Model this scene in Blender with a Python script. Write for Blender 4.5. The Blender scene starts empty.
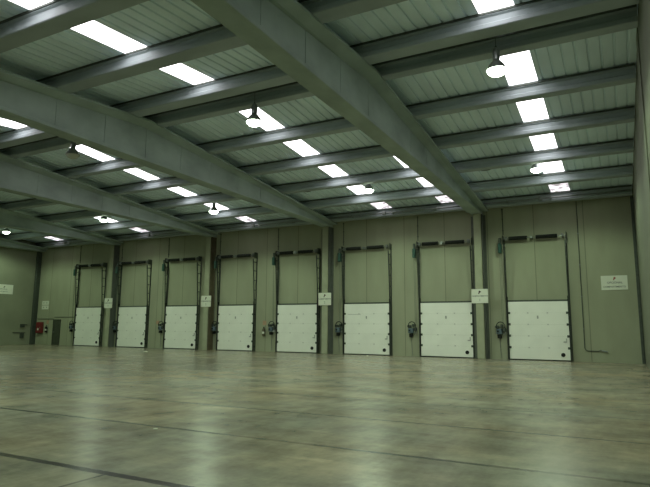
import bpy, bmesh, math, random
from mathutils import Vector, Matrix
random.seed(7)
C = bpy.context.scene.collection
PI = math.pi

# ------------------------------------------------------------------ helpers
def box(bm, x0, x1, y0, y1, z0, z1, bevel=0.0):
    vs = [bm.verts.new((x, y, z)) for z in (z0, z1) for y in (y0, y1) for x in (x0, x1)]
    fs = []
    for f in ((0, 2, 3, 1), (4, 5, 7, 6), (0, 1, 5, 4), (2, 6, 7, 3), (0, 4, 6, 2), (1, 3, 7, 5)):
        fs.append(bm.faces.new([vs[i] for i in f]))
    if bevel > 0:
        es = list({e for f in fs for e in f.edges})
        bmesh.ops.bevel(bm, geom=es, offset=bevel, segments=1, affect='EDGES')

def prism(bm, pts, axis, a, b):
    """extrude a 2-D outline along an axis: axis 'x' -> pts are (y,z); 'y' -> (x,z); 'z' -> (x,y)"""
    def P(p, t):
        return {'x': (t, p[0], p[1]), 'y': (p[0], t, p[1]), 'z': (p[0], p[1], t)}[axis]
    A = [bm.verts.new(P(p, a)) for p in pts]
    B = [bm.verts.new(P(p, b)) for p in pts]
    n = len(pts)
    bm.faces.new(A); bm.faces.new(B[::-1])
    for i in range(n):
        j = (i + 1) % n
        bm.faces.new([A[i], B[i], B[j], A[j]])

def tube(bm, p0, p1, r, n=10, r1=None):
    p0 = Vector(p0); p1 = Vector(p1); d = (p1 - p0).normalized()
    u = d.orthogonal().normalized(); v = d.cross(u)
    r1 = r if r1 is None else r1
    A = [bm.verts.new(p0 + r * (math.cos(t) * u + math.sin(t) * v)) for t in [2 * PI * i / n for i in range(n)]]
    B = [bm.verts.new(p1 + r1 * (math.cos(t) * u + math.sin(t) * v)) for t in [2 * PI * i / n for i in range(n)]]
    bm.faces.new(A[::-1]); bm.faces.new(B)
    for i in range(n):
        j = (i + 1) % n
        bm.faces.new([A[i], A[j], B[j], B[i]])

def pathtube(bm, pts, r, n=6):
    for a, b in zip(pts, pts[1:]):
        tube(bm, a, b, r, n)

def lathe(bm, prof, n=24, c=(0, 0, 0), closed=False):
    rings = []
    for r, z in prof:
        rings.append([bm.verts.new((c[0] + r * math.cos(2 * PI * i / n), c[1] + r * math.sin(2 * PI * i / n), c[2] + z)) for i in range(n)])
    for a, b in zip(rings, rings[1:]):
        for i in range(n):
            j = (i + 1) % n
            bm.faces.new([a[i], a[j], b[j], b[i]])
    if closed:
        bm.faces.new(rings[0][::-1]); bm.faces.new(rings[-1])

def obj(name, bm, mat, parent=None, smooth=False):
    bmesh.ops.recalc_face_normals(bm, faces=bm.faces)
    me = bpy.data.meshes.new(name); bm.to_mesh(me); bm.free()
    me.materials.append(mat)
    if smooth:
        for p in me.polygons: p.use_smooth = True
    o = bpy.data.objects.new(name, me); C.objects.link(o)
    if parent: o.parent = parent
    return o

def empty(name, loc=(0, 0, 0)):
    o = bpy.data.objects.new(name, None); C.objects.link(o); o.location = loc
    o.empty_display_size = 0.1
    return o

def tag(o, label=None, cat=None, group=None, kind=None):
    if label: o['label'] = label
    if cat: o['category'] = cat
    if group: o['group'] = group
    if kind: o['kind'] = kind
    return o

def copy_tree(o, parent=None):
    c = o.copy(); C.objects.link(c)
    if parent: c.parent = parent
    for ch in list(o.children): copy_tree(ch, c)
    return c

def BM(): return bmesh.new()

# ------------------------------------------------------------------ materials
def newmat(name):
    m = bpy.data.materials.new(name); m.use_nodes = True
    nt = m.node_tree; nt.nodes.clear()
    out = nt.nodes.new('ShaderNodeOutputMaterial')
    b = nt.nodes.new('ShaderNodeBsdfPrincipled')
    nt.links.new(b.outputs[0], out.inputs[0])
    return m, nt, b

def noisy(name, c, var=0.12, scale=3.0, rough=0.7, spec=0.3, metal=0.0, bump=0.0, stretch=(1, 1, 1), scale2=None):
    m, nt, b = newmat(name)
    N, L = nt.nodes, nt.links
    tc = N.new('ShaderNodeTexCoord'); mp = N.new('ShaderNodeMapping'); mp.inputs['Scale'].default_value = stretch
    L.new(tc.outputs['Object'], mp.inputs[0])
    n1 = N.new('ShaderNodeTexNoise'); n1.inputs['Scale'].default_value = scale; n1.inputs['Detail'].default_value = 5
    L.new(mp.outputs[0], n1.inputs['Vector'])
    mx = N.new('ShaderNodeMix'); mx.data_type = 'RGBA'
    lo = [v * (1 - var) for v in c]; hi = [min(1, v * (1 + var)) for v in c]
    mx.inputs['A'].default_value = (*lo, 1); mx.inputs['B'].default_value = (*hi, 1)
    cr = N.new('ShaderNodeMapRange'); cr.inputs[1].default_value = 0.3; cr.inputs[2].default_value = 0.7
    L.new(n1.outputs[0], cr.inputs[0]); L.new(cr.outputs[0], mx.inputs['Factor'])
    L.new(mx.outputs['Result'], b.inputs['Base Color'])
    b.inputs['Roughness'].default_value = rough; b.inputs['Metallic'].default_value = metal
    b.inputs['Specular IOR Level'].default_value = spec
    if bump:
        bp = N.new('ShaderNodeBump'); bp.inputs['Strength'].default_value = bump; bp.inputs['Distance'].default_value = 0.01
        L.new(n1.outputs[0], bp.inputs['Height']); L.new(bp.outputs[0], b.inputs['Normal'])
    return m

def emit(name, c, s, mottle=0.0):
    m, nt, b = newmat(name)
    b.inputs['Base Color'].default_value = (0.6, 0.6, 0.6, 1)
    b.inputs['Emission Color'].default_value = (*c, 1); b.inputs['Emission Strength'].default_value = s
    if mottle:
        N, L = nt.nodes, nt.links
        tc = N.new('ShaderNodeTexCoord'); n1 = N.new('ShaderNodeTexNoise'); n1.inputs['Scale'].default_value = 2.6; n1.inputs['Detail'].default_value = 3
        L.new(tc.outputs['Object'], n1.inputs['Vector'])
        r = N.new('ShaderNodeMapRange'); r.inputs[1].default_value = .40; r.inputs[2].default_value = .56
        r.inputs[3].default_value = s * (1 - mottle); r.inputs[4].default_value = s
        L.new(n1.outputs[0], r.inputs[0]); L.new(r.outputs[0], b.inputs['Emission Strength'])
    return m

def math_node(nt, op, a=None, b=None, v=None):
    n = nt.nodes.new('ShaderNodeMath'); n.operation = op
    if a is not None:
        if isinstance(a, (int, float)): n.inputs[0].default_value = a
        else: nt.links.new(a, n.inputs[0])
    if b is not None:
        if isinstance(b, (int, float)): n.inputs[1].default_value = b
        else: nt.links.new(b, n.inputs[1])
    return n.outputs[0]

def wall_mat(name, c, x0=-1.33, pitch=2.257):
    """pale precast panels with thin vertical joints"""
    m, nt, b = newmat(name); N, L = nt.nodes, nt.links
    tc = N.new('ShaderNodeTexCoord'); sp = N.new('ShaderNodeSeparateXYZ'); L.new(tc.outputs['Object'], sp.inputs[0])
    u = math_node(nt, 'DIVIDE', math_node(nt, 'SUBTRACT', sp.outputs[0], x0), pitch)
    f = math_node(nt, 'FRACT', math_node(nt, 'ADD', u, 100.5))
    d = math_node(nt, 'ABSOLUTE', math_node(nt, 'SUBTRACT', f, 0.5))
    joint = math_node(nt, 'LESS_THAN', d, 0.0085)
    cell = math_node(nt, 'FLOOR', math_node(nt, 'ADD', u, 100.0))
    wn = N.new('ShaderNodeTexWhiteNoise'); wn.noise_dimensions = '1D'; L.new(cell, wn.inputs['W'])
    mp = N.new('ShaderNodeMapping'); mp.inputs['Scale'].default_value = (1.2, 1.2, .35); L.new(tc.outputs['Object'], mp.inputs[0])
    n1 = N.new('ShaderNodeTexNoise'); n1.inputs['Scale'].default_value = 1.3; n1.inputs['Detail'].default_value = 6; L.new(mp.outputs[0], n1.inputs['Vector'])
    val = math_node(nt, 'ADD', math_node(nt, 'MULTIPLY', wn.outputs[0], 0.10), math_node(nt, 'MULTIPLY', n1.outputs[0], 0.30))
    val = math_node(nt, 'ADD', val, 0.80)
    k = math_node(nt, 'MULTIPLY', val, math_node(nt, 'SUBTRACT', 1.0, math_node(nt, 'MULTIPLY', joint, 0.38)))
    vm = N.new('ShaderNodeVectorMath'); vm.operation = 'SCALE'; vm.inputs[0].default_value = c; L.new(k, vm.inputs['Scale'])
    L.new(vm.outputs[0], b.inputs['Base Color'])
    b.inputs['Roughness'].default_value = .75; b.inputs['Specular IOR Level'].default_value = .25
    return m

def floor_mat():
    m, nt, b = newmat('polished_concrete'); N, L = nt.nodes, nt.links
    tc = N.new('ShaderNodeTexCoord'); sp = N.new('ShaderNodeSeparateXYZ'); L.new(tc.outputs['Object'], sp.inputs[0])
    X, Y = sp.outputs[0], sp.outputs[1]
    def noise(scale, det, st=(1, 1, 1), rough=.5, rz=0.0, off=0.0):
        mp = N.new('ShaderNodeMapping'); mp.inputs['Scale'].default_value = st; mp.inputs['Rotation'].default_value = (0, 0, rz)
        mp.inputs['Location'].default_value = (off, off * .7, 0); L.new(tc.outputs['Object'], mp.inputs[0])
        n = N.new('ShaderNodeTexNoise'); n.inputs['Scale'].default_value = scale; n.inputs['Detail'].default_value = det
        n.inputs['Roughness'].default_value = rough
        L.new(mp.outputs[0], n.inputs['Vector']); return n.outputs[0]
    def st(x, lo, hi, a, b_):
        n = N.new('ShaderNodeMapRange'); L.new(x, n.inputs[0]); n.inputs[1].default_value = lo; n.inputs[2].default_value = hi
        n.inputs[3].default_value = a; n.inputs[4].default_value = b_; return n.outputs[0]
    add = lambda p, q: math_node(nt, 'ADD', p, q)
    mul = lambda p, q: math_node(nt, 'MULTIPLY', p, q)
    big = noise(.22, 3); mid = noise(.9, 6, (1, .7, 1), .7, .3, 5); fine = noise(3.2, 4, (1, .35, 1), .7, .1, 9)
    streak = noise(1.2, 6, (.5, 1.1, 1), .7, .5, 3); wipe = noise(1.3, 4, (.35, 1.6, 1), .6, -.3, 17)
    # saw joints along X every 2.24 m, slightly chipped
    wob = mul(math_node(nt, 'SUBTRACT', noise(.9, 2), .5), .035)
    u = math_node(nt, 'DIVIDE', math_node(nt, 'SUBTRACT', add(Y, wob), 4.22), 2.24)
    f = math_node(nt, 'FRACT', add(u, 20.5))
    d = mul(math_node(nt, 'ABSOLUTE', math_node(nt, 'SUBTRACT', f, .5)), 2.24)
    fade = st(Y, 4.0, 14.0, .92, .35)
    wd = add(mul(noise(9, 3), .05), st(Y, 4.0, 7.0, .03, .015))
    j = mul(mul(math_node(nt, 'LESS_THAN', d, wd), fade), st(noise(.6, 3, off=2), .40, .52, .45, 1.0))
    dx = math_node(nt, 'ABSOLUTE', add(X, add(wob, 4.66)))
    jy = mul(mul(math_node(nt, 'LESS_THAN', dx, .022), math_node(nt, 'LESS_THAN', Y, 4.2)), .55)
    j = math_node(nt, 'MAXIMUM', j, jy)
    slabx = add(X, mul(mid, .6))
    slab = st(slabx, -12.1, -11.7, .84, 1.0)
    v = add(st(big, .32, .68, .0, .20), st(mid, .36, .64, .0, .42))
    v = add(v, st(streak, .38, .62, .0, .42)); v = add(v, st(fine, .34, .66, .0, .34))
    v = add(v, .30)
    v = add(v, mul(st(wipe, .60, .70, 0, .5), st(mid, .45, .6, 0.1, 1)))
    v = mul(mul(v, slab), math_node(nt, 'SUBTRACT', 1.0, j))
    tint = N.new('ShaderNodeMix'); tint.data_type = 'RGBA'; tint.inputs['A'].default_value = (.275, .235, .16, 1); tint.inputs['B'].default_value = (.235, .23, .18, 1)
    L.new(st(noise(.4, 3, off=11), .35, .65, 0, 1), tint.inputs['Factor'])
    vm = N.new('ShaderNodeVectorMath'); vm.operation = 'SCALE'; L.new(tint.outputs['Result'], vm.inputs[0]); L.new(v, vm.inputs['Scale'])
    L.new(vm.outputs[0], b.inputs['Base Color'])
    b.inputs['Roughness'].default_value = .27
    L.new(mul(st(mid, .3, .7, .24, .46), st(slabx, -12.1, -11.7, .7, 1.0)), b.inputs['Specular IOR Level'])
    bp = N.new('ShaderNodeBump'); bp.inputs['Strength'].default_value = .10; bp.inputs['Distance'].default_value = .01
    L.new(math_node(nt, 'SUBTRACT', fine, mul(j, 2.0)), bp.inputs['Height']); L.new(bp.outputs[0], b.inputs['Normal'])
    return m

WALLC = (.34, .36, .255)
M = dict(
    floor=floor_mat(),
    wall=wall_mat('precast_wall', WALLC),
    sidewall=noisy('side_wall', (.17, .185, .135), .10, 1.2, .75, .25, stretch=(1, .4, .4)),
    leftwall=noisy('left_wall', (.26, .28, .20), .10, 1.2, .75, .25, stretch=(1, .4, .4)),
    pillar=noisy('pillar_concrete', (.36, .385, .27), .10, 2.0, .7, .3, bump=.2),
    beam=noisy('beam_concrete', (.33, .40, .365), .20, 1.1, .75, .25, bump=.3, stretch=(1, .7, 1)),
    purlin=noisy('purlin_concrete', (.33, .385, .395), .12, 1.5, .5, .35, stretch=(.5, 1, 1)),
    sheet=noisy('roof_sheet', (.72, .86, .92), .10, 1.0, .5, .4, stretch=(1, .4, 1)),
    door=noisy('door_white', (.88, .90, .83), .035, 1.5, .5, .35),
    hinge=noisy('hinge_grey', (.60, .61, .57), .05, 4, .5),
    mark=noisy('grey_mark', (.42, .43, .40), .1, 4, .6),
    steel=noisy('dark_steel', (.075, .09, .075), .2, 8, .5, .4, .3),
    spring=noisy('spring_steel', (.018, .022, .018), .3, 30, .5, .4, .4),
    galv=noisy('galvanised', (.26, .29, .27), .15, 8, .4, .5, .5),
    rubber=noisy('rubber', (.015, .017, .015), .1, 6, .8, .2),
    teal=noisy('teal_motor', (.025, .085, .065), .15, 8, .45, .4),
    blue=noisy('blue_grey_plastic', (.10, .14, .17), .15, 8, .5, .4),
    red=noisy('red_paint', (.17, .025, .025), .1, 6, .4, .4),
    paper=noisy('sign_white', (.74, .77, .66), .03, 3, .6, .3),
    ink=noisy('ink_grey', (.13, .15, .13), .05, 3, .7, .2),
    inkfaint=noisy('ink_faint', (.30, .33, .28), .05, 3, .7, .2),
    logo=noisy('logo_dark', (.06, .035, .03), .1, 3, .7, .2),
    logored=noisy('logo_red', (.28, .05, .04), .1, 3, .7, .2),
    pink=noisy('pale_red_sign', (.44, .29, .20), .1, 3, .7, .2),
    ddoor=noisy('dark_door', (.055, .065, .045), .15, 3, .6, .3),
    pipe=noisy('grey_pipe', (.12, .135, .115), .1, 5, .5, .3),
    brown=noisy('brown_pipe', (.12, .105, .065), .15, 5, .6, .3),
    alu=noisy('lamp_aluminium', (.30, .33, .32), .05, 5, .35, .5, .7),
    bulb=emit('lamp_glass_lit', (.80, 1.0, .74), 16),
    bulboff=noisy('lamp_glass_off', (.55, .58, .52), .03, 5, .2, .5),
    pane=emit('skylight_pane', (1.0, .955, .985), 4.5),
    panedirty=emit('skylight_pane_dirty', (1.0, .90, .97), 2.0, .8),
)

# ------------------------------------------------------------------ measures
W = 29.0                     # inner face of the back wall
XL, XR = -41.3, 0.82
ZE, SL, YR = 8.0, 0.0805, 14.0
RIDGE_Z = ZE + SL * (W - YR)
YN = -6.0
def roof(y):
    if y >= YR: return ZE + SL * (W - y)
    return max(ZE, RIDGE_Z - SL * (YR - y)) if y > -1.0 else ZE

# ------------------------------------------------------------------ setting
bm = BM(); box(bm, XL - .3, XR + .3, YN - .3, W + .3, -.3, 0); tag(obj('floor', bm, M['floor']), kind='structure')
bm = BM(); box(bm, XL - .3, XR + .3, W, W + .3, 0, 8.3); tag(obj('wall_back', bm, M['wall']), kind='structure')
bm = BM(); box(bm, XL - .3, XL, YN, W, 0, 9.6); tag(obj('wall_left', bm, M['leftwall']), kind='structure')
bm = BM()
box(bm, XR, XR + .3, YN, W, 0, 9.6); box(bm, XR - .03, XR, 15.2, 15.9, 0, roof(15.9) - .05)
tag(obj('wall_right', bm, M['sidewall']), kind='structure')
bm = BM(); box(bm, XL - .3, XR + .3, YN - .3, YN, 0, 8.3); tag(obj('wall_near', bm, M['sidewall']), kind='structure')

# purlin lines (near edge Y); wall side = 0
SPC = 2.812; Y5 = 28.46
far = [Y5 - SPC * k for k in range(5)]          # 28.46 25.65 22.84 20.02 17.21
PW, PD = .34, .39
ridgeB, ridgeA = 14.36, 13.04
near = [ridgeA - SPC * k for k in range(0, 6)]  # 13.04 10.23 7.42 4.6 1.79 -1.02
lines = far + [ridgeB] + near                   # ordinal from the back wall
# skylight rows (left x) and which intervals; interval i is the one on the camera side of line i
SW = .84
rowx = {5: -2.64, 4: -11.67, 3: -20.68, 2: -29.72, 1: -38.72}
sky = []                                        # (bay, row, x0, y0, y1, ordinal)
def interval(i):
    """sheet interval whose far end is line i"""
    if i == 5: return None
    if i < len(lines) - 1: return lines[i + 1] + PW, lines[i]
    return None
for bay, x in rowx.items():
    for i in {2: (0, 1), 1: (0,)}.get(bay, (0, 1, 2, 3, 4, 6, 7, 8)):
        sky.append((bay, 'main', x, *interval(i), i))
for i in (0, 1, 2):
    sky.append((4, 'side', -8.07, *interval(i), i))

# corrugated ceiling : flutes run along Y, period 0.30 m
PER = .32
prof = [(0, 0), (.245, 0), (.258, .045), (.305, .045)]
def sheet_run(bm, xa, xb, ya, yb):
    pts = []
    k = math.floor(xa / PER)
    while k * PER < xb + PER:
        for dx, dz in prof: pts.append((k * PER + dx, dz))
        k += 1
    def zat(x):
        for (x0, z0), (x1, z1) in zip(pts, pts[1:]):
            if x0 <= x <= x1: return z0 + (z1 - z0) * (x - x0) / (x1 - x0)
        return 0
    P = [(xa, zat(xa))] + [p for p in pts if xa + 1e-4 < p[0] < xb - 1e-4] + [(xb, zat(xb))]
    A = [bm.verts.new((x, ya, roof(ya) + z)) for x, z in P]
    B = [bm.verts.new((x, yb, roof(yb) + z)) for x, z in P]
    for i in range(len(P) - 1):
        bm.faces.new([A[i], A[i + 1], B[i + 1], B[i]])
bm = BM()
ys = sorted(set([-1.0, YR, W + .05] + [s[3] for s in sky] + [s[4] for s in sky]))
for ya, yb in zip(ys, ys[1:]):
    cuts = sorted((s[2], s[2] + SW) for s in sky if s[3] <= ya + 1e-3 and s[4] >= yb - 1e-3)
    # tiny gaps where the ridge flashing does not close
    if abs(ya - YR) < 1e-6:
        sheet_run(bm, XL - .1, XR + .1, ya, 14.25)
        leaks = [(-29.80, -29.66), (-2.44, -2.30), (-2.12, -2.02)]
        x = XL - .1
        for a, b in leaks + [(XR + .1, None)]:
            sheet_run(bm, x, a, 14.25, 14.32); x = b
        ya = 14.32
    x = XL - .1
    for a, b in cuts + [(XR + .1, None)]:
        sheet_run(bm, x, a, ya, yb); x = b
vs = [bm.verts.new(v) for v in ((XL - .1, YN, ZE), (XR + .1, YN, ZE), (XR + .1, -1, ZE), (XL - .1, -1, ZE))]
bm.faces.new(vs)
tag(obj('ceiling', bm, M['sheet']), kind='structure')

# ------------------------------------------------------------------ skylights
baytxt = {5: 'rightmost bay', 4: 'second bay from the right', 3: 'middle bay', 2: 'second bay from the left', 1: 'leftmost bay'}
ordn = ['nearest the dock doors', 'second from the dock doors', 'third from the dock doors', 'fourth from the dock doors', 'fifth from the dock doors', '', 'first before the ridge', 'second before the ridge', 'third before the ridge']
for bay, row, x, y0, y1, i in sky:
    bm = BM()
    n = 6
    for k in range(n):
        xa, xb = x + SW * k / n, x + SW * (k + 1) / n
        z = .012 if k % 2 == 0 else .02
        vs = [(xa, y0, roof(y0) + z), (xb, y0, roof(y0) + z), (xb, y1, roof(y1) + z), (xa, y1, roof(y1) + z)]
        A = [bm.verts.new(v) for v in vs]; B = [bm.verts.new((v[0], v[1], v[2] + .02)) for v in vs]
        bm.faces.new(A[::-1]); bm.faces.new(B)
        for q in range(4):
            r = (q + 1) % 4; bm.faces.new([A[q], A[r], B[r], B[q]])
    o = obj('skylight', bm, M['panedirty'] if i == 0 else M['pane'])
    look = 'dusty pinkish roof skylight' if i == 0 else 'bright white roof skylight'
    if row == 'side':
        lab = look + ' beside the big concrete beam, ' + ordn[i].replace('nearest', 'nearest to')
    else:
        lab = f'{look}, {baytxt[bay]}, {ordn[i]}'
    tag(o, lab, 'skylight', 'skylights in the corrugated roof')

# ------------------------------------------------------------------ beams and pillars
BX = [-6.07, -14.87, -23.55, -32.5]             # right face of each beam
BWD = .58
pname = ['first', 'second', 'third', 'fourth']
def beam(xr, label):
    xr = xr * .992
    root = empty('roof_beam', (xr - BWD / 2, 14, 7.4)); h = BWD / 2
    def loc(bm): bmesh.ops.translate(bm, verts=bm.verts, vec=(0, -14, -7.4)); return bm
    y0, y1 = -1.0, W - .01
    bm = BM(); box(bm, -h, h, y0, y1, 7.34, 7.445, .015); loc(bm); obj('bottom_flange', bm, M['beam'], root)
    t = .435; FW = .56
    T = lambda y: roof(y) - t
    dep = lambda y: .09 + .12 * max(0.0, 1 - abs(y - YR) / 15.0)      # haunch deepens towards the ridge
    # wide top flange with a sloping haunch down to the web
    bm = BM()
    st_ = [y0, YR, y1]
    rings = [[bm.verts.new((x, y, T(y) + z)) for x, z in ((-FW, 0), (FW, 0), (FW, -.07), (h - .07, -dep(y)), (-h + .07, -dep(y)), (-FW, -.07))] for y in st_]
    for A, B in zip(rings, rings[1:]):
        for i in range(6):
            j = (i + 1) % 6; bm.faces.new([A[i], A[j], B[j], B[i]])
    bm.faces.new(rings[0]); bm.faces.new(rings[-1][::-1])
    loc(bm); obj('top_flange', bm, M['beam'], root)
    bm = BM()
    seams = [10.5 + 1.83 * k for k in range(-6, 11)]
    ed = [y0] + [s for s in seams if y0 < s < y1] + [y1]
    wv = h - .07
    W2 = lambda y: T(y) - dep(y) + .005
    for a, b in zip(ed, ed[1:]):
        a2, b2 = a + .012, b - .012
        mid = [(YR, W2(YR))] if a2 < YR < b2 else []
        prism(bm, [(a2, 7.44)] + [(a2, W2(a2))] + mid + [(b2, W2(b2)), (b2, 7.44)], 'x', -wv, wv)
    prism(bm, [(y0, 7.44), (y0, W2(y0)), (YR, W2(YR)), (y1, W2(y1)), (y1, 7.44)], 'x', -wv + .015, wv - .015)
    loc(bm); obj('web', bm, M['beam'], root)
    tag(root, label, 'beam', 'pitched concrete roof beams')
    return root
blab = ['huge pale concrete roof beam nearest the camera, top centre to the rightmost pillar',
        'long concrete roof beam crossing the left half, second from the right',
        'dark concrete roof beam, third from the right, left of the hanging unlit lamp',
        'farthest concrete roof beam seen at the left, over the pillar between the two leftmost doors']
for x, l in zip(BX, blab): beam(x, l)
beam(XL + BWD - .25, 'dark concrete edge beam running along the top of the left wall')

plab = ['pale concrete pillar between the two rightmost doors', 'pale concrete pillar between the third and fourth doors from the right',
        'pale concrete pillar between the third and fourth doors from the left', 'pale concrete pillar between the two leftmost doors']
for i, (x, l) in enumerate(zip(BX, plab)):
    bm = BM(); box(bm, x - .38, x, 28.55, 28.995, 0, 7.335, .02)
    tag(obj('concrete_pillar', bm, M['pillar']), l, 'pillar', 'wall pillars')
    # dark strips painted in for the pillar's shaded side; the third, a brown pipe
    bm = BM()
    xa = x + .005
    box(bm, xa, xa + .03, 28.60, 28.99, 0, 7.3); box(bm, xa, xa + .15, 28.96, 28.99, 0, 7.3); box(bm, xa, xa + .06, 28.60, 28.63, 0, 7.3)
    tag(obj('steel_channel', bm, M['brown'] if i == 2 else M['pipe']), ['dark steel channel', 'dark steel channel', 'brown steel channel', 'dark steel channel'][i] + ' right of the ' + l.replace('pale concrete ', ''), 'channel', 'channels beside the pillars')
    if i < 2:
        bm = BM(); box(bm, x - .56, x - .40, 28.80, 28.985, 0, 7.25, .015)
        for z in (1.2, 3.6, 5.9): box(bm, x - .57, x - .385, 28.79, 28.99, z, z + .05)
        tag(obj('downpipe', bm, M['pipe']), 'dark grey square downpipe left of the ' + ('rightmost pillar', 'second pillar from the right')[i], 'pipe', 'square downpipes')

# dark uprights in both corners
bm = BM(); box(bm, XR - .13, XR - .005, 28.72, 28.99, 0, 7.55, .02)
tag(obj('corner_post', bm, M['steel']), 'dark narrow steel post in the right corner beside the wide sign', 'post')
bm = BM(); box(bm, XL + .005, XL + .20, 28.62, 28.99, 0, 7.3, .02)
tag(obj('corner_post', bm, M['steel']), 'dark steel post in the far left corner beside the red hose cabinet', 'post')

# ------------------------------------------------------------------ purlins
edges = [XL + BWD - .25] + BX[::-1] + [XR]      # right faces, left to right
lidx = ['closest to the back wall', 'second from the back wall', 'third from the back wall', 'fourth from the back wall', 'fifth from the back wall',
        'just beyond the ridge', 'just before the ridge', 'second before the ridge', 'third before the ridge', 'fourth before the ridge', 'fifth before the ridge', 'sixth before the ridge']
for bay in range(5):
    xa = edges[bay] - BWD / 2 + .006
    xb = (edges[bay + 1] - BWD / 2 - .006) if bay < 4 else XR - .035
    if bay == 0: xa = XL + .01
    for k, y in enumerate(lines):
        if bay < 3 and k > 8: continue
        bm = BM()
        za, zb = roof(y) - .035, roof(y + PW) - .035
        zt = min(za, zb)
        pw = PW if k < 6 else PW + .14
        prism(bm, [(y, zt), (y + pw, zt), (y + pw, zt - .04), (y + pw - .07, zt - .07), (y + pw - .07, zt - .21), (y + pw, zt - .27), (y + pw, zt - PD + .02), (y + pw - .02, zt - PD), (y, zt - PD), (y - .02, zt - PD + .02), (y - .02, zt - .27), (y + .06, zt - .21), (y + .06, zt - .07), (y, zt - .04)], 'x', xa, xb)
        o = obj('roof_purlin', bm, M['purlin'])
        bm = BM(); box(bm, xa, xb, y - .035, y, zt - .015, zt + .034); obj('closure_strip', bm, M['steel'], o)  # dark strip stands in for the shaded gap under the sheets
        tag(o, f'grey roof purlin, {baytxt[bay + 1]}, {lidx[k]}', 'purlin', 'roof purlins')

# pipe running under the last purlin
for bay in range(5):
    xa = edges[bay] + .02
    xb = (edges[bay + 1] - BWD - .02) if bay < 4 else XR - .1
    root = empty('ceiling_pipe', ((xa + xb) / 2, 28.25, 7.74)); hw = (xb - xa) / 2
    bm = BM(); tube(bm, (-hw, 0, 0), (hw, 0, 0), .04, 10); obj('pipe', bm, M['galv'], root, True)
    for s in (-.6, 0, .6):
        bm = BM(); box(bm, s * hw - .02, s * hw + .02, -.055, .26, -.055, .055); obj('pipe_clip', bm, M['galv'], root)
    bm = BM(); box(bm, -.55, -.37, -.10, .08, -.10, .10, .02); obj('junction_box', bm, M['galv'], root)
    tag(root, f'thin metal pipe under the last purlin, {baytxt[bay + 1]}', 'pipe', 'pipes along the top of the back wall')

# small dark slots in the sheeting
for x, w in ((-4.86, 'rightmost of three'), (-13.87, 'middle of three'), (-22.95, 'leftmost of three')):
    root = empty('roof_vent', (x, 24.1, roof(24.1) - .02))
    bm = BM(); lathe(bm, [(.001, -.035), (.22, -.03), (.26, 0), (.25, .015)], 20); obj('cap', bm, M['rubber'], root, True)
    bm = BM(); lathe(bm, [(.25, -.012), (.30, -.012), (.30, .012), (.25, .012)], 20); obj('collar', bm, M['steel'], root)
    tag(root, f'small flat dark vent under the roof sheets, {w}', 'vent', 'small roof vents')

# ------------------------------------------------------------------ high-bay lamps
def make_lamp(lit):
    root = empty('high_bay_lamp', (0, 0, 0))
    bm = BM(); lathe(bm, [(.26, 0.0), (.245, .03), (.20, .13), (.13, .22), (.075, .27), (.07, .26), (.12, .215), (.19, .125), (.235, .03), (.25, 0)], 28)
    obj('reflector', bm, M['alu'], root, True)
    bm = BM(); lathe(bm, [(.001, .27), (.085, .27), (.09, .30), (.09, .55), (.07, .60), (.001, .61)], 20); obj('gear_housing', bm, M['alu'], root, True)
    bm = BM()
    for k in range(10):
        a = k * PI / 5; tube(bm, (.092 * math.cos(a), .092 * math.sin(a), .31), (.092 * math.cos(a), .092 * math.sin(a), .54), .006, 4)
    obj('cooling_fin', bm, M['galv'], root)
    bm = BM(); lathe(bm, [(.001, -.15), (.09, -.14), (.17, -.105), (.225, -.05), (.245, .012)], 28); obj('glass', bm, M['bulb'] if lit else M['bulboff'], root, True)
    bm = BM(); lathe(bm, [(.018, .61), (.03, .64), (.018, .67), (.008, .67)], 10); obj('hook', bm, M['steel'], root)
    if lit:
        li = bpy.data.lights.new('lamp_light', 'SPOT'); li.energy = 700; li.color = (.77, 1.0, .68); li.spot_size = math.radians(158); li.spot_blend = .35; li.shadow_soft_size = .2
        lo = bpy.data.objects.new('lamp_light', li); C.objects.link(lo); lo.parent = root; lo.location = (0, 0, -.17)
    return root
lamp_on = make_lamp(True); lamp_off = make_lamp(False)
lamps = [(-2.43, 13.93, 'on', 'lit lamp shining in front of the big skylight, near the right wall'),
         (-2.72, 23.85, 'on', 'lit lamp over the rightmost dock door'),
         (-10.08, 14.15, 'on', 'lit lamp with dark housing, left of the big concrete beam'),
         (-10.35, 24.05, 'on', 'lit lamp beside a skylight over the third door from the right'),
         (-18.4, 13.9, 'off', 'unlit'),
         (-19.36, 23.64, 'on', 'lit lamp with green glow over the fourth and fifth doors from the left'),
         (-28.2, 23.85, 'on', 'lit lamp against a far skylight over the third door from the left'),
         (-38.2, 24.0, 'on', 'lit lamp at the far left edge'),
         (-28.2, 14.0, 'on', 'lit lamp in the second bay from the left, near the ridge'),  # this lamp and those below are out of view, added for lighting
         (-38.2, 14.0, 'on', 'lit lamp in the bay by the left wall, near the ridge'),
         (-2.4, 4.2, 'on', 'lit lamp overhead in the bay by the right wall, nearest the camera'),
         (-11.0, 4.2, 'on', 'lit lamp overhead in the second bay from the right, nearest the camera'),
         (-19.6, 4.2, 'on', 'lit lamp overhead in the middle bay, nearest the camera'),
         (-28.4, 4.2, 'on', 'lit lamp overhead in the second bay from the left, nearest the camera')]
used = {'on': False, 'off': False}
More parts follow.
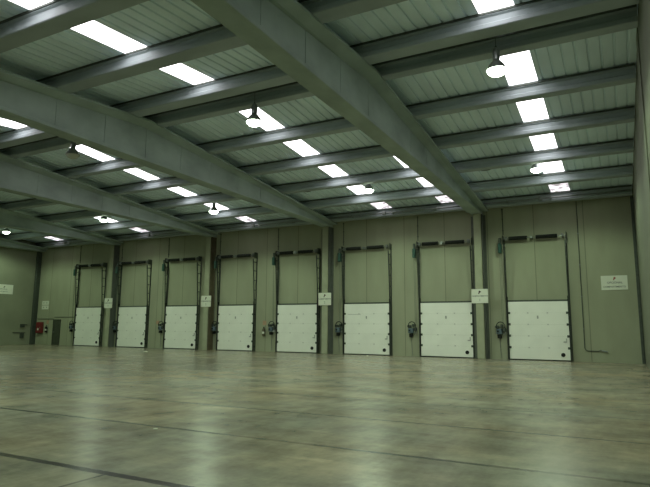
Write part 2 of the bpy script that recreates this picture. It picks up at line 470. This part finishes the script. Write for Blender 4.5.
for x, y, st, d in lamps:
    LZ = 7.7 if abs(x + 19.36) < .01 else 8.0
    proto = lamp_on if st == 'on' else lamp_off
    o = copy_tree(proto) if used[st] else proto
    used[st] = True
    o.location = (x, y, LZ)
    ztop = roof(y) + .03
    bm = BM(); tube(bm, (0, 0, .66), (0, 0, ztop - LZ - .04), .008, 6); tube(bm, (0, 0, ztop - LZ - .08), (0, 0, ztop - LZ - .04), .05, 10)
    obj('suspension_rod', bm, M['steel'], o)
    lab = 'unlit grey bell lamp hanging left of a long skylight in the middle bay' if st == 'off' else d.replace('lit lamp', 'lit high-bay lamp')
    tag(o, lab, 'lamp', 'high-bay lamps hanging from the roof')

# ------------------------------------------------------------------ sectional dock doors
DW, DH, Z2 = 2.73, 2.81, 5.95
def make_door():
    r = empty('dock_door', (0, 0, 0)); h = DW / 2; n = 5; sh = (DH - .05) / n
    for k in range(n):
        z0 = .05 + k * sh
        bm = BM(); box(bm, -h, h, -.15, -.09, z0 + .0015, z0 + sh - .0015, .004)
        for q in (.33, .66): box(bm, -h + .04, h - .04, -.1525, -.149, z0 + sh * q - .002, z0 + sh * q + .002)
        sec = obj('door_section', bm, M['door'], r)
        if k > 0:
            for s in (-1, 1):
                bm = BM(); box(bm, s * (h - .05) - .045, s * (h - .05) + .045, -.175, -.15, z0 - .055, z0 + .055, .005)
                tube(bm, (s * (h - .02), -.165, z0), (s * (h + .07), -.165, z0), .02, 8)
                obj('roller_hinge', bm, M['steel'], sec)
            for xm in (-.45, .45):
                bm = BM(); box(bm, xm - .035, xm + .035, -.165, -.15, z0 - .03, z0 + .03, .004); obj('hinge', bm, M['hinge'], sec)
    bm = BM(); box(bm, -h, h, -.155, -.085, .0, .05); obj('bottom_seal', bm, M['rubber'], r)
    bm = BM(); box(bm, -h - .08, h + .08, -.16, -.01, DH + .005, DH + .075); obj('top_seal', bm, M['steel'], r)
    bm = BM(); tube(bm, (h - .31, -.175, .29), (h - .31, -.149, .29), .095, 20); tag(obj('round_port', bm, M['rubber'], r, False), 'round black port')
    bm = BM(); box(bm, h - .27, h - .13, -.185, -.15, .86, .92, .006); box(bm, h - .155, h - .125, -.20, -.15, .86, 1.06, .006); obj('latch', bm, M['mark'], r)
    bm = BM(); box(bm, -.035, .035, -.165, -.149, 1.98, 2.13, .015); obj('lock_plate', bm, M['mark'], r)
    for s in (-1, 1):
        x = s * (h + .055)
        # rear angle fixed to the wall
        bm = BM(); box(bm, x + s * .02 - .03, x + s * .02 + .03, -.03, -.004, 0, Z2 + .05); box(bm, x + s * .045 - .006, x + s * .045 + .006, -.10, -.004, 0, Z2 + .05)
        obj('wall_angle', bm, M['steel'], r)
        # track: vertical past the door then leaning away from the wall
        bm = BM()
        P = [(-.15, 0), (-.15, DH), (-.37, Z2 - .25)]
        for dx0, dx1, dy0, dy1 in ((-.024, .024, .0, .008), (-.024, -.016, -.05, .0), (.016, .024, -.05, .0)):
            for (ya, za), (yb, zb) in zip(P, P[1:]):
                A = [bm.verts.new(v) for v in ((x + dx0, ya + dy0, za), (x + dx1, ya + dy0, za), (x + dx1, ya + dy1, za), (x + dx0, ya + dy1, za))]
                B = [bm.verts.new(v) for v in ((x + dx0, yb + dy0, zb), (x + dx1, yb + dy0, zb), (x + dx1, yb + dy1, zb), (x + dx0, yb + dy1, zb))]
                bm.faces.new(A); bm.faces.new(B[::-1])
                for q in range(4):
                    w = (q + 1) % 4; bm.faces.new([A[q], B[q], B[w], A[w]])
        obj('track', bm, M['steel'], r)
        for z in (.3, .95, 1.6, 2.25, 3.15, 3.75, 4.35, 4.95, 5.5):
            yy = -.15 if z < DH else -.15 - .22 * (z - DH) / (Z2 - .25 - DH)
            bm = BM(); box(bm, x - .02, x + .02, yy + .005, -.03, z - .025, z + .025); obj('bracket', bm, M['steel'], r)
        # side cover beside the leaf
        bm = BM(); box(bm, s * (h + .012) - .010, s * (h + .012) + .010, -.20, -.10, 0, DH + .25); obj('side_seal', bm, M['rubber'], r)
        bm = BM(); box(bm, x + s * .05 - .008, x + s * .05 + .008, -.36, -.004, Z2 - .18, Z2 + .16); obj('end_plate', bm, M['steel'], r)
        bm = BM(); lathe(bm, [(.03, -.05), (.12, -.045), (.12, -.03), (.09, -.02), (.09, .02), (.12, .03), (.12, .045), (.03, .05)], 18)
        bmesh.ops.rotate(bm, verts=bm.verts, matrix=Matrix.Rotation(PI / 2, 3, 'Y')); bmesh.ops.translate(bm, verts=bm.verts, vec=(s * (h - .06), -.26, Z2))
        obj('cable_drum', bm, M['galv'], r)
    bm = BM(); tube(bm, (-h - .12, -.26, Z2), (h + .10, -.26, Z2), .018, 10); obj('shaft', bm, M['galv'], r)
    for xa, xb in ((-1.18, -.30), (.10, 1.08)):
        bm = BM()
        prof_ = []
        nn = 22
        for k in range(nn + 1):
            t = (xb - xa) * k / nn
            prof_ += [(.092, t), (.104, t + (xb - xa) / nn * .5)]
        lathe(bm, [(.02, 0)] + prof_[:-1] + [(.02, xb - xa)], 14)
        bmesh.ops.rotate(bm, verts=bm.verts, matrix=Matrix.Rotation(PI / 2, 3, 'Y')); bmesh.ops.translate(bm, verts=bm.verts, vec=(xa, -.26, Z2))
        obj('torsion_spring', bm, M['spring'], r)
    bm = BM(); box(bm, -.16, -.04, -.33, -.004, Z2 - .07, Z2 + .07, .01); obj('centre_bracket', bm, M['galv'], r)
    mo = BM(); box(mo, -h - .34, -h - .17, -.40, -.16, Z2 - .72, Z2 - .22, .03); m = obj('drive_motor', mo, M['teal'], r)
    bm = BM(); tube(bm, (-h - .25, -.28, Z2 - .22), (-h - .25, -.28, Z2 + .05), .07, 12); obj('gearbox', bm, M['steel'], m)
    bm = BM()
    for dx in (-.03, .03): tube(bm, (-h - .25 + dx, -.30, Z2 - .72), (-h - .25 + dx, -.22, 1.75), .007, 4)
    obj('hoist_chain', bm, M['steel'], r)
    return r
door0 = make_door()
doors = []
do = ['first', 'second', 'third', 'fourth', 'fifth', 'sixth', 'seventh', 'eighth']
dl = ['white sectional dock door farthest left, beside the small dark door', 'white sectional dock door right of the leftmost pillar',
      'white sectional dock door, third from the left', 'white sectional dock door, fourth from the left, right of the pillar with the brown channel',
      'white sectional dock door, fifth from the left, left of the pillar with the square sign', 'white sectional dock door with a dark scratch near its top, third from the right',
      'white sectional dock door left of the rightmost pillar', 'largest white sectional dock door, farthest right, beside the wide sign']
DX = [(-36.56 + 4.514 * i + DW / 2) * .9958 for i in range(8)]
for i, x in enumerate(DX):
    o = door0 if i == 0 else copy_tree(door0)
    o.location = (x, W - .003, 0)
    tag(o, dl[i], 'door', 'white sectional dock doors')
    doors.append(o)
bm = BM(); box(bm, -1.15, -.35, -.154, -.1505, 2.215, 2.235); obj('scratch', bm, M['mark'], doors[5])

# control units beside the doors
def make_control():
    r = empty('dock_control_unit', (0, 0, 0))
    bm = BM(); box(bm, -.15, .12, -.20, -.004, 0, .26, .02); b = obj('control_box', bm, M['blue'], r)
    bm = BM(); tube(bm, (-.07, -.235, .14), (-.07, -.198, .14), .045, 12); obj('knob', bm, M['rubber'], b)
    bm = BM(); box(bm, -.10, .08, -.18, -.004, -.20, -.03, .02); obj('socket', bm, M['rubber'], r)
    bm = BM(); box(bm, .16, .30, -.16, -.004, .12, .30, .015); obj('junction_box', bm, M['steel'], r)
    bm = BM()
    pts = [(-.12, -.15, .26)] + [(.06 + .20 * math.cos(a), -.16, .40 + .20 * math.sin(a)) for a in [PI * (1.0 - k / 10) for k in range(11)]] + [(.24, -.12, .30)]
    pathtube(bm, pts, .022, 6); obj('cable', bm, M['rubber'], r)
    bm = BM(); box(bm, -.20, -.02, -.17, -.004, .30, .42, .015); box(bm, .05, .17, -.14, -.004, .34, .48, .015); obj('limit_switch', bm, M['steel'], r)
    bm = BM(); pathtube(bm, [(.12, -.10, .05), (.24, -.11, -.02), (.30, -.11, .08), (.27, -.10, .16)], .02, 6); obj('hose', bm, M['galv'], r)
    bm = BM(); pathtube(bm, [(-.02, -.03, -.20), (0.0, -.03, -.7), (.02, -.02, -1.15)], .014, 6); obj('conduit', bm, M['galv'], r)
    return r
c0 = make_control()
for i, x in enumerate(DX):
    o = c0 if i == 0 else copy_tree(c0)
    o.location = (x - DW / 2 - (.47, .32, .45, .33, .47, .40, .55, .45)[i], W - .001, 1.22)
    tag(o, f'small dark control unit with looped cable, left of the {do[i]} dock door from the left', 'control box', 'control units beside the doors')
# cable conduits climbing from the door motors
for i, x in enumerate(DX):
    bm = BM(); xx = x - DW / 2 - .12
    pathtube(bm, [(xx, W - .026, 6.2), (xx, W - .026, 7.55)], .022, 6)
    for z in (6.4, 7.0, 7.5): box(bm, xx - .04, xx + .04, W - .055, W - .004, z, z + .03)
    tag(obj('cable_conduit', bm, M['steel']), f'thin dark conduit rising to the roof above the {do[i]} dock door from the left', 'conduit', 'conduits above the doors')

# wall conduit at the right with its hanging plug
root = empty('wall_conduit', (-1.6, W, 0.5))
bm = BM(); pathtube(bm, [(0.0, -.03, 7.1), (0.0, -.03, .12), (.05, -.03, .04), (.12, -.03, 0), (.55, -.03, 0), (.70, -.06, .04)], .02, 6)
obj('pipe', bm, M['steel'], root)
bm = BM(); tube(bm, (.70, -.06, .03), (.95, -.09, -.02), .035, 10); obj('plug', bm, M['galv'], root)
for z in (1.0, 2.5, 4.0, 5.5):
    bm = BM(); box(bm, -.04, .04, -.055, -.003, z, z + .03); obj('pipe_clip', bm, M['galv'], root)
tag(root, 'thin dark conduit running down the wall right of the largest door, bent near the floor', 'conduit')

# ------------------------------------------------------------------ signs
def text_mesh(body, size, mat, parent, loc, rot, name='lettering'):
    cu = bpy.data.curves.new('t', 'FONT'); cu.body = body; cu.size = size; cu.align_x = 'CENTER'; cu.align_y = 'CENTER'; cu.extrude = .0015; cu.offset = size * .012
    tmp = bpy.data.objects.new('t', cu); C.objects.link(tmp)
    dg = bpy.context.evaluated_depsgraph_get(); dg.update()
    me = bpy.data.meshes.new_from_object(tmp.evaluated_get(dg))
    bpy.data.objects.remove(tmp)
    me.materials.clear(); me.materials.append(mat); me.name = name
    o = bpy.data.objects.new(name, me); C.objects.link(o); o.parent = parent; o.location = loc; o.rotation_euler = rot
    return o
def arrow_logo(parent, x, z, s, mat):
    """small slanted mark: a flag-like wedge on a foot"""
    bm = BM()
    prism(bm, [(x - .5 * s, z - .55 * s), (x - .15 * s, z - .55 * s), (x + .05 * s, z - .1 * s), (x + .55 * s, z + .15 * s), (x + .05 * s, z + .55 * s), (x - .25 * s, z + .5 * s), (x - .3 * s, z)], 'y', -.026, -.021)
    return obj('emblem', bm, mat, parent)
RX = (PI / 2, 0, 0)
def pillar_sign(x, num, label):
    r = empty('pillar_sign', (x, 28.545, 3.10))
    bm = BM(); box(bm, -.41, .41, -.02, 0, -.355, .355, .004); obj('board', bm, M['paper'], r)
    arrow_logo(r, .0, .19, .15, M['logo'])
    text_mesh('COMPARTIMENTO', .094, M['ink'], r, (0, -.0225, .0), RX)
    text_mesh(num, .17, M['inkfaint'], r, (0, -.0225, -.2), RX)
    for s in (-1, 1):
        bm = BM(); tube(bm, (s * .36, -.026, .31), (s * .36, -.019, .31), .012, 8); obj('screw', bm, M['galv'], r)
    tag(r, label, 'sign', 'white signs on the pillars')
ps = [('1', 'square white sign with a small dark emblem on the rightmost pillar'), ('2', 'square white sign with an emblem on the second pillar from the right'),
      ('3', 'square white sign with an emblem on the third pillar from the right'), ('4', 'square white sign on the pillar between the two leftmost doors')]
for x, (n, l) in zip(BX, ps): pillar_sign(x - .17, n, l)

r = empty('wall_sign', (-.20, W - .004, 3.625))
bm = BM(); box(bm, -.545, .545, -.02, 0, -.33, .33, .004); obj('board', bm, M['paper'], r)
arrow_logo(r, .02, .19, .13, M['logored'])
text_mesh('OPCIONAL', .125, M['ink'], r, (0.02, -.0225, .0), RX)
text_mesh('COMPARTIMENTO', .11, M['ink'], r, (0, -.0225, -.19), RX)
tag(r, 'wide white sign reading OPCIONAL on the back wall near the right corner', 'sign')

r = empty('wall_sign', (XL + .004, 26.05, 4.17)); r.rotation_euler = (0, 0, PI / 2)
bm = BM(); box(bm, -.85, .85, -.02, 0, -.36, .36, .004); obj('board', bm, M['paper'], r)
arrow_logo(r, .15, .16, .13, M['logo'])
text_mesh('OPCIONAL', .12, M['inkfaint'], r, (.1, -.0225, .0), RX)
text_mesh('COMPARTIMENTO', .11, M['inkfaint'], r, (0, -.0225, -.18), RX)
tag(r, 'wide white sign on the left wall, cut by the left edge of the view', 'sign')

for z, w in ((3.235, 'upper'), (2.885, 'lower')):
    r = empty('small_sign', (-40.22, W - .004, z))
    bm = BM(); box(bm, -.40, .40, -.015, 0, -.155, .155, .004); obj('board', bm, M['paper'], r)
    text_mesh('4  5' if w == 'upper' else 'A  B', .16, M['inkfaint'], r, (0, -.0175, 0), RX) if False else None
    bm = BM()
    for k in (-.18, .18): tube(bm, (k, -.0185, 0), (k, -.0149, 0), .05, 12)
    obj('pictogram', bm, M['inkfaint'], r)
    tag(r, f'{w} of the two small white signs above the red hose cabinet', 'sign', 'small signs above the hose cabinet')

# ------------------------------------------------------------------ personnel door, hose cabinet, extinguishers
r = empty('door_1', (-38.66, W - .003, 0))
bm = BM(); box(bm, -.36, .36, -.035, -.001, .01, 1.88, .006); obj('door_leaf', bm, M['ddoor'], r)
bm = BM(); box(bm, -.42, -.37, -.06, 0, 0, 1.94); box(bm, .37, .42, -.06, 0, 0, 1.94); box(bm, -.42, .42, -.06, 0, 1.89, 1.94); obj('door_frame', bm, M['ddoor'], r)
bm = BM(); tube(bm, (-.28, -.09, .98), (-.16, -.09, .98), .015, 8); tube(bm, (-.28, -.09, .98), (-.28, -.035, .98), .012, 8); obj('door_handle', bm, M['galv'], r)
r['kind'] = 'structure'; r['label'] = 'narrow dark door in the back wall by the left corner'

bm = BM(); pathtube(bm, [(-41.0, W - .024, 1.98), (-39.12, W - .024, 1.98)], .022, 6)
tag(obj('cable_conduit', bm, M['steel']), 'thin horizontal conduit above the red hose cabinet', 'conduit')
bm = BM(); pathtube(bm, [(-39.0, W - .024, 2.12), (-36.75, W - .024, 2.12)], .022, 6)
tag(obj('cable_conduit', bm, M['steel']), 'thin horizontal conduit between the dark door and the leftmost dock door', 'conduit')

r = empty('hose_cabinet', (-40.55, W - .003, .88))
bm = BM(); box(bm, -.32, .32, -.22, 0, 0, .86, .02); obj('cabinet_body', bm, M['red'], r)
bm = BM(); box(bm, -.28, .28, -.235, -.221, .05, .81, .006); obj('cabinet_door', bm, M['red'], r)
bm = BM(); tube(bm, (-.02, -.245, .30), (-.02, -.235, .30), .09, 16); tag(obj('round_label', bm, M['paper'], r), 'pale round label')
bm = BM(); box(bm, .2, .24, -.26, -.235, .36, .48, .005); obj('handle', bm, M['galv'], r)
tag(r, 'red fire hose cabinet on the wall in the far left corner', 'fire hose cabinet')

def extinguisher(x, z, label, bodymat, sign):
    r = empty('fire_extinguisher', (x, W - .11, z))
    bm = BM(); lathe(bm, [(.001, 0), (.075, .005), (.085, .03), (.085, .40), (.06, .46), (.03, .49), (.001, .50)], 18); obj('cylinder', bm, bodymat, r, True)
    bm = BM(); lathe(bm, [(.086, .16), (.088, .165), (.088, .28), (.086, .285)], 18); obj('label_band', bm, M['paper'], r, True)
    bm = BM(); tube(bm, (0, 0, .49), (0, 0, .55), .025, 8); box(bm, -.02, .11, -.015, .015, .54, .57, .004); obj('valve', bm, M['rubber'], r)
    bm = BM(); pathtube(bm, [(.03, -.02, .53), (.11, -.03, .48), (.12, -.03, .35), (.10, -.03, .15)], .013, 6); obj('hose', bm, M['rubber'], r)
    bm = BM(); box(bm, -.06, .06, .085, .105, .30, .36); obj('bracket', bm, M['steel'], r)
    tag(r, label, 'fire extinguisher', 'wall mounted extinguishers')
    bm = BM(); box(bm, x - .13, x + .13, W - .015, W - .004, z + .68, z + .95, .003)
    s = obj('fire_sign', bm, M['pink']); tag(s, sign, 'sign', 'small red fire signs')
extinguisher(-39.78, .92, 'dark extinguisher right of the red hose cabinet', M['rubber'], 'faded red sign above the extinguisher right of the red hose cabinet')
extinguisher(-19.45, .92, 'dark extinguisher between the fourth and fifth doors from the left', M['brown'], 'faded red sign above the extinguisher between the fourth and fifth doors')
bm = BM(); box(bm, -28.38, -28.12, W - .015, W - .004, 1.62, 1.86, .003)
tag(obj('fire_sign', bm, M['pink']), 'faded orange sign between the second and third doors from the left', 'sign', 'small red fire signs')

# switchgear on the left wall
r = empty('switch_box', (XL + .002, 27.95, 1.45)); r.rotation_euler = (0, 0, PI / 2)
bm = BM(); box(bm, -.22, .12, -.10, 0, -.12, .12, .01); obj('housing', bm, M['steel'], r)
bm = BM(); box(bm, .12, .36, -.05, 0, .04, .10, .01); obj('lever', bm, M['steel'], r)
tag(r, 'dark switch box on the left wall near the corner, upper', 'switch box', 'switch boxes on the left wall')
r = empty('switch_box', (XL + .002, 27.9, .72)); r.rotation_euler = (0, 0, PI / 2)
bm = BM(); box(bm, -.12, .16, -.10, 0, -.22, .16, .01); obj('housing', bm, M['steel'], r)
bm = BM(); box(bm, -.7, .3, -.04, 0, .17, .21); obj('cable_tray', bm, M['steel'], r)
tag(r, 'dark switch box on the left wall near the corner, lower', 'switch box', 'switch boxes on the left wall')

# scraps on the floor
def scrap(x, y, s, label):
    bm = BM()
    pts = [(s * math.cos(a) * random.uniform(.6, 1), s * math.sin(a) * random.uniform(.5, .9)) for a in [2 * PI * k / 7 for k in range(7)]]
    c = bm.verts.new((0, 0, s * .35)); ring = [bm.verts.new((p[0], p[1], random.uniform(.004, .25 * s))) for p in pts]
    base = [bm.verts.new((p[0] * .9, p[1] * .9, .001)) for p in pts]
    for k in range(7):
        q = (k + 1) % 7; bm.faces.new([ring[k], ring[q], c]); bm.faces.new([base[k], base[q], ring[q], ring[k]])
    bm.faces.new(base[::-1])
    o = obj('paper_scrap', bm, M['paper']); o.location = (x, y, .001)
    tag(o, label, 'paper', 'paper scraps on the floor')
scrap(-24.5, 24.3, .2, 'crumpled white scrap on the floor in front of the second door from the left')
scrap(-6.06, 6.29, .045, 'tiny white scrap lying on a floor joint in the left foreground')
scrap(-12.1, 27.9, .07, 'tiny white scrap at the right foot of the third door from the right')

# ------------------------------------------------------------------ world and camera
w = bpy.data.worlds.new('world'); bpy.context.scene.world = w; w.use_nodes = True
bg = w.node_tree.nodes['Background']; bg.inputs[0].default_value = (.95, .97, 1, 1); bg.inputs[1].default_value = 1.5

cam = bpy.data.cameras.new('camera'); co = bpy.data.objects.new('camera', cam); C.objects.link(co)
f, pit, yaw, roll = 558.91, .14966, -.48540, .00793
cam.sensor_fit = 'HORIZONTAL'; cam.sensor_width = 36; cam.lens = 36 * f / 650; cam.clip_end = 200; cam.clip_start = .05
fw = Vector((math.sin(yaw) * math.cos(pit), math.cos(yaw) * math.cos(pit), math.sin(pit)))
r0 = Vector((math.cos(yaw), -math.sin(yaw), 0)); u0 = r0.cross(fw)
r_ = math.cos(roll) * r0 + math.sin(roll) * u0; u_ = -math.sin(roll) * r0 + math.cos(roll) * u0
m = Matrix((r_, u_, -fw)).transposed().to_4x4(); m.translation = Vector((0, 0, 1.466)); co.matrix_world = m
sc = bpy.context.scene; sc.camera = co
vs_ = sc.view_settings; vs_.view_transform = 'Standard'; vs_.look = 'None'; vs_.gamma = 1; vs_.use_curve_mapping = False; vs_.exposure = 0.0
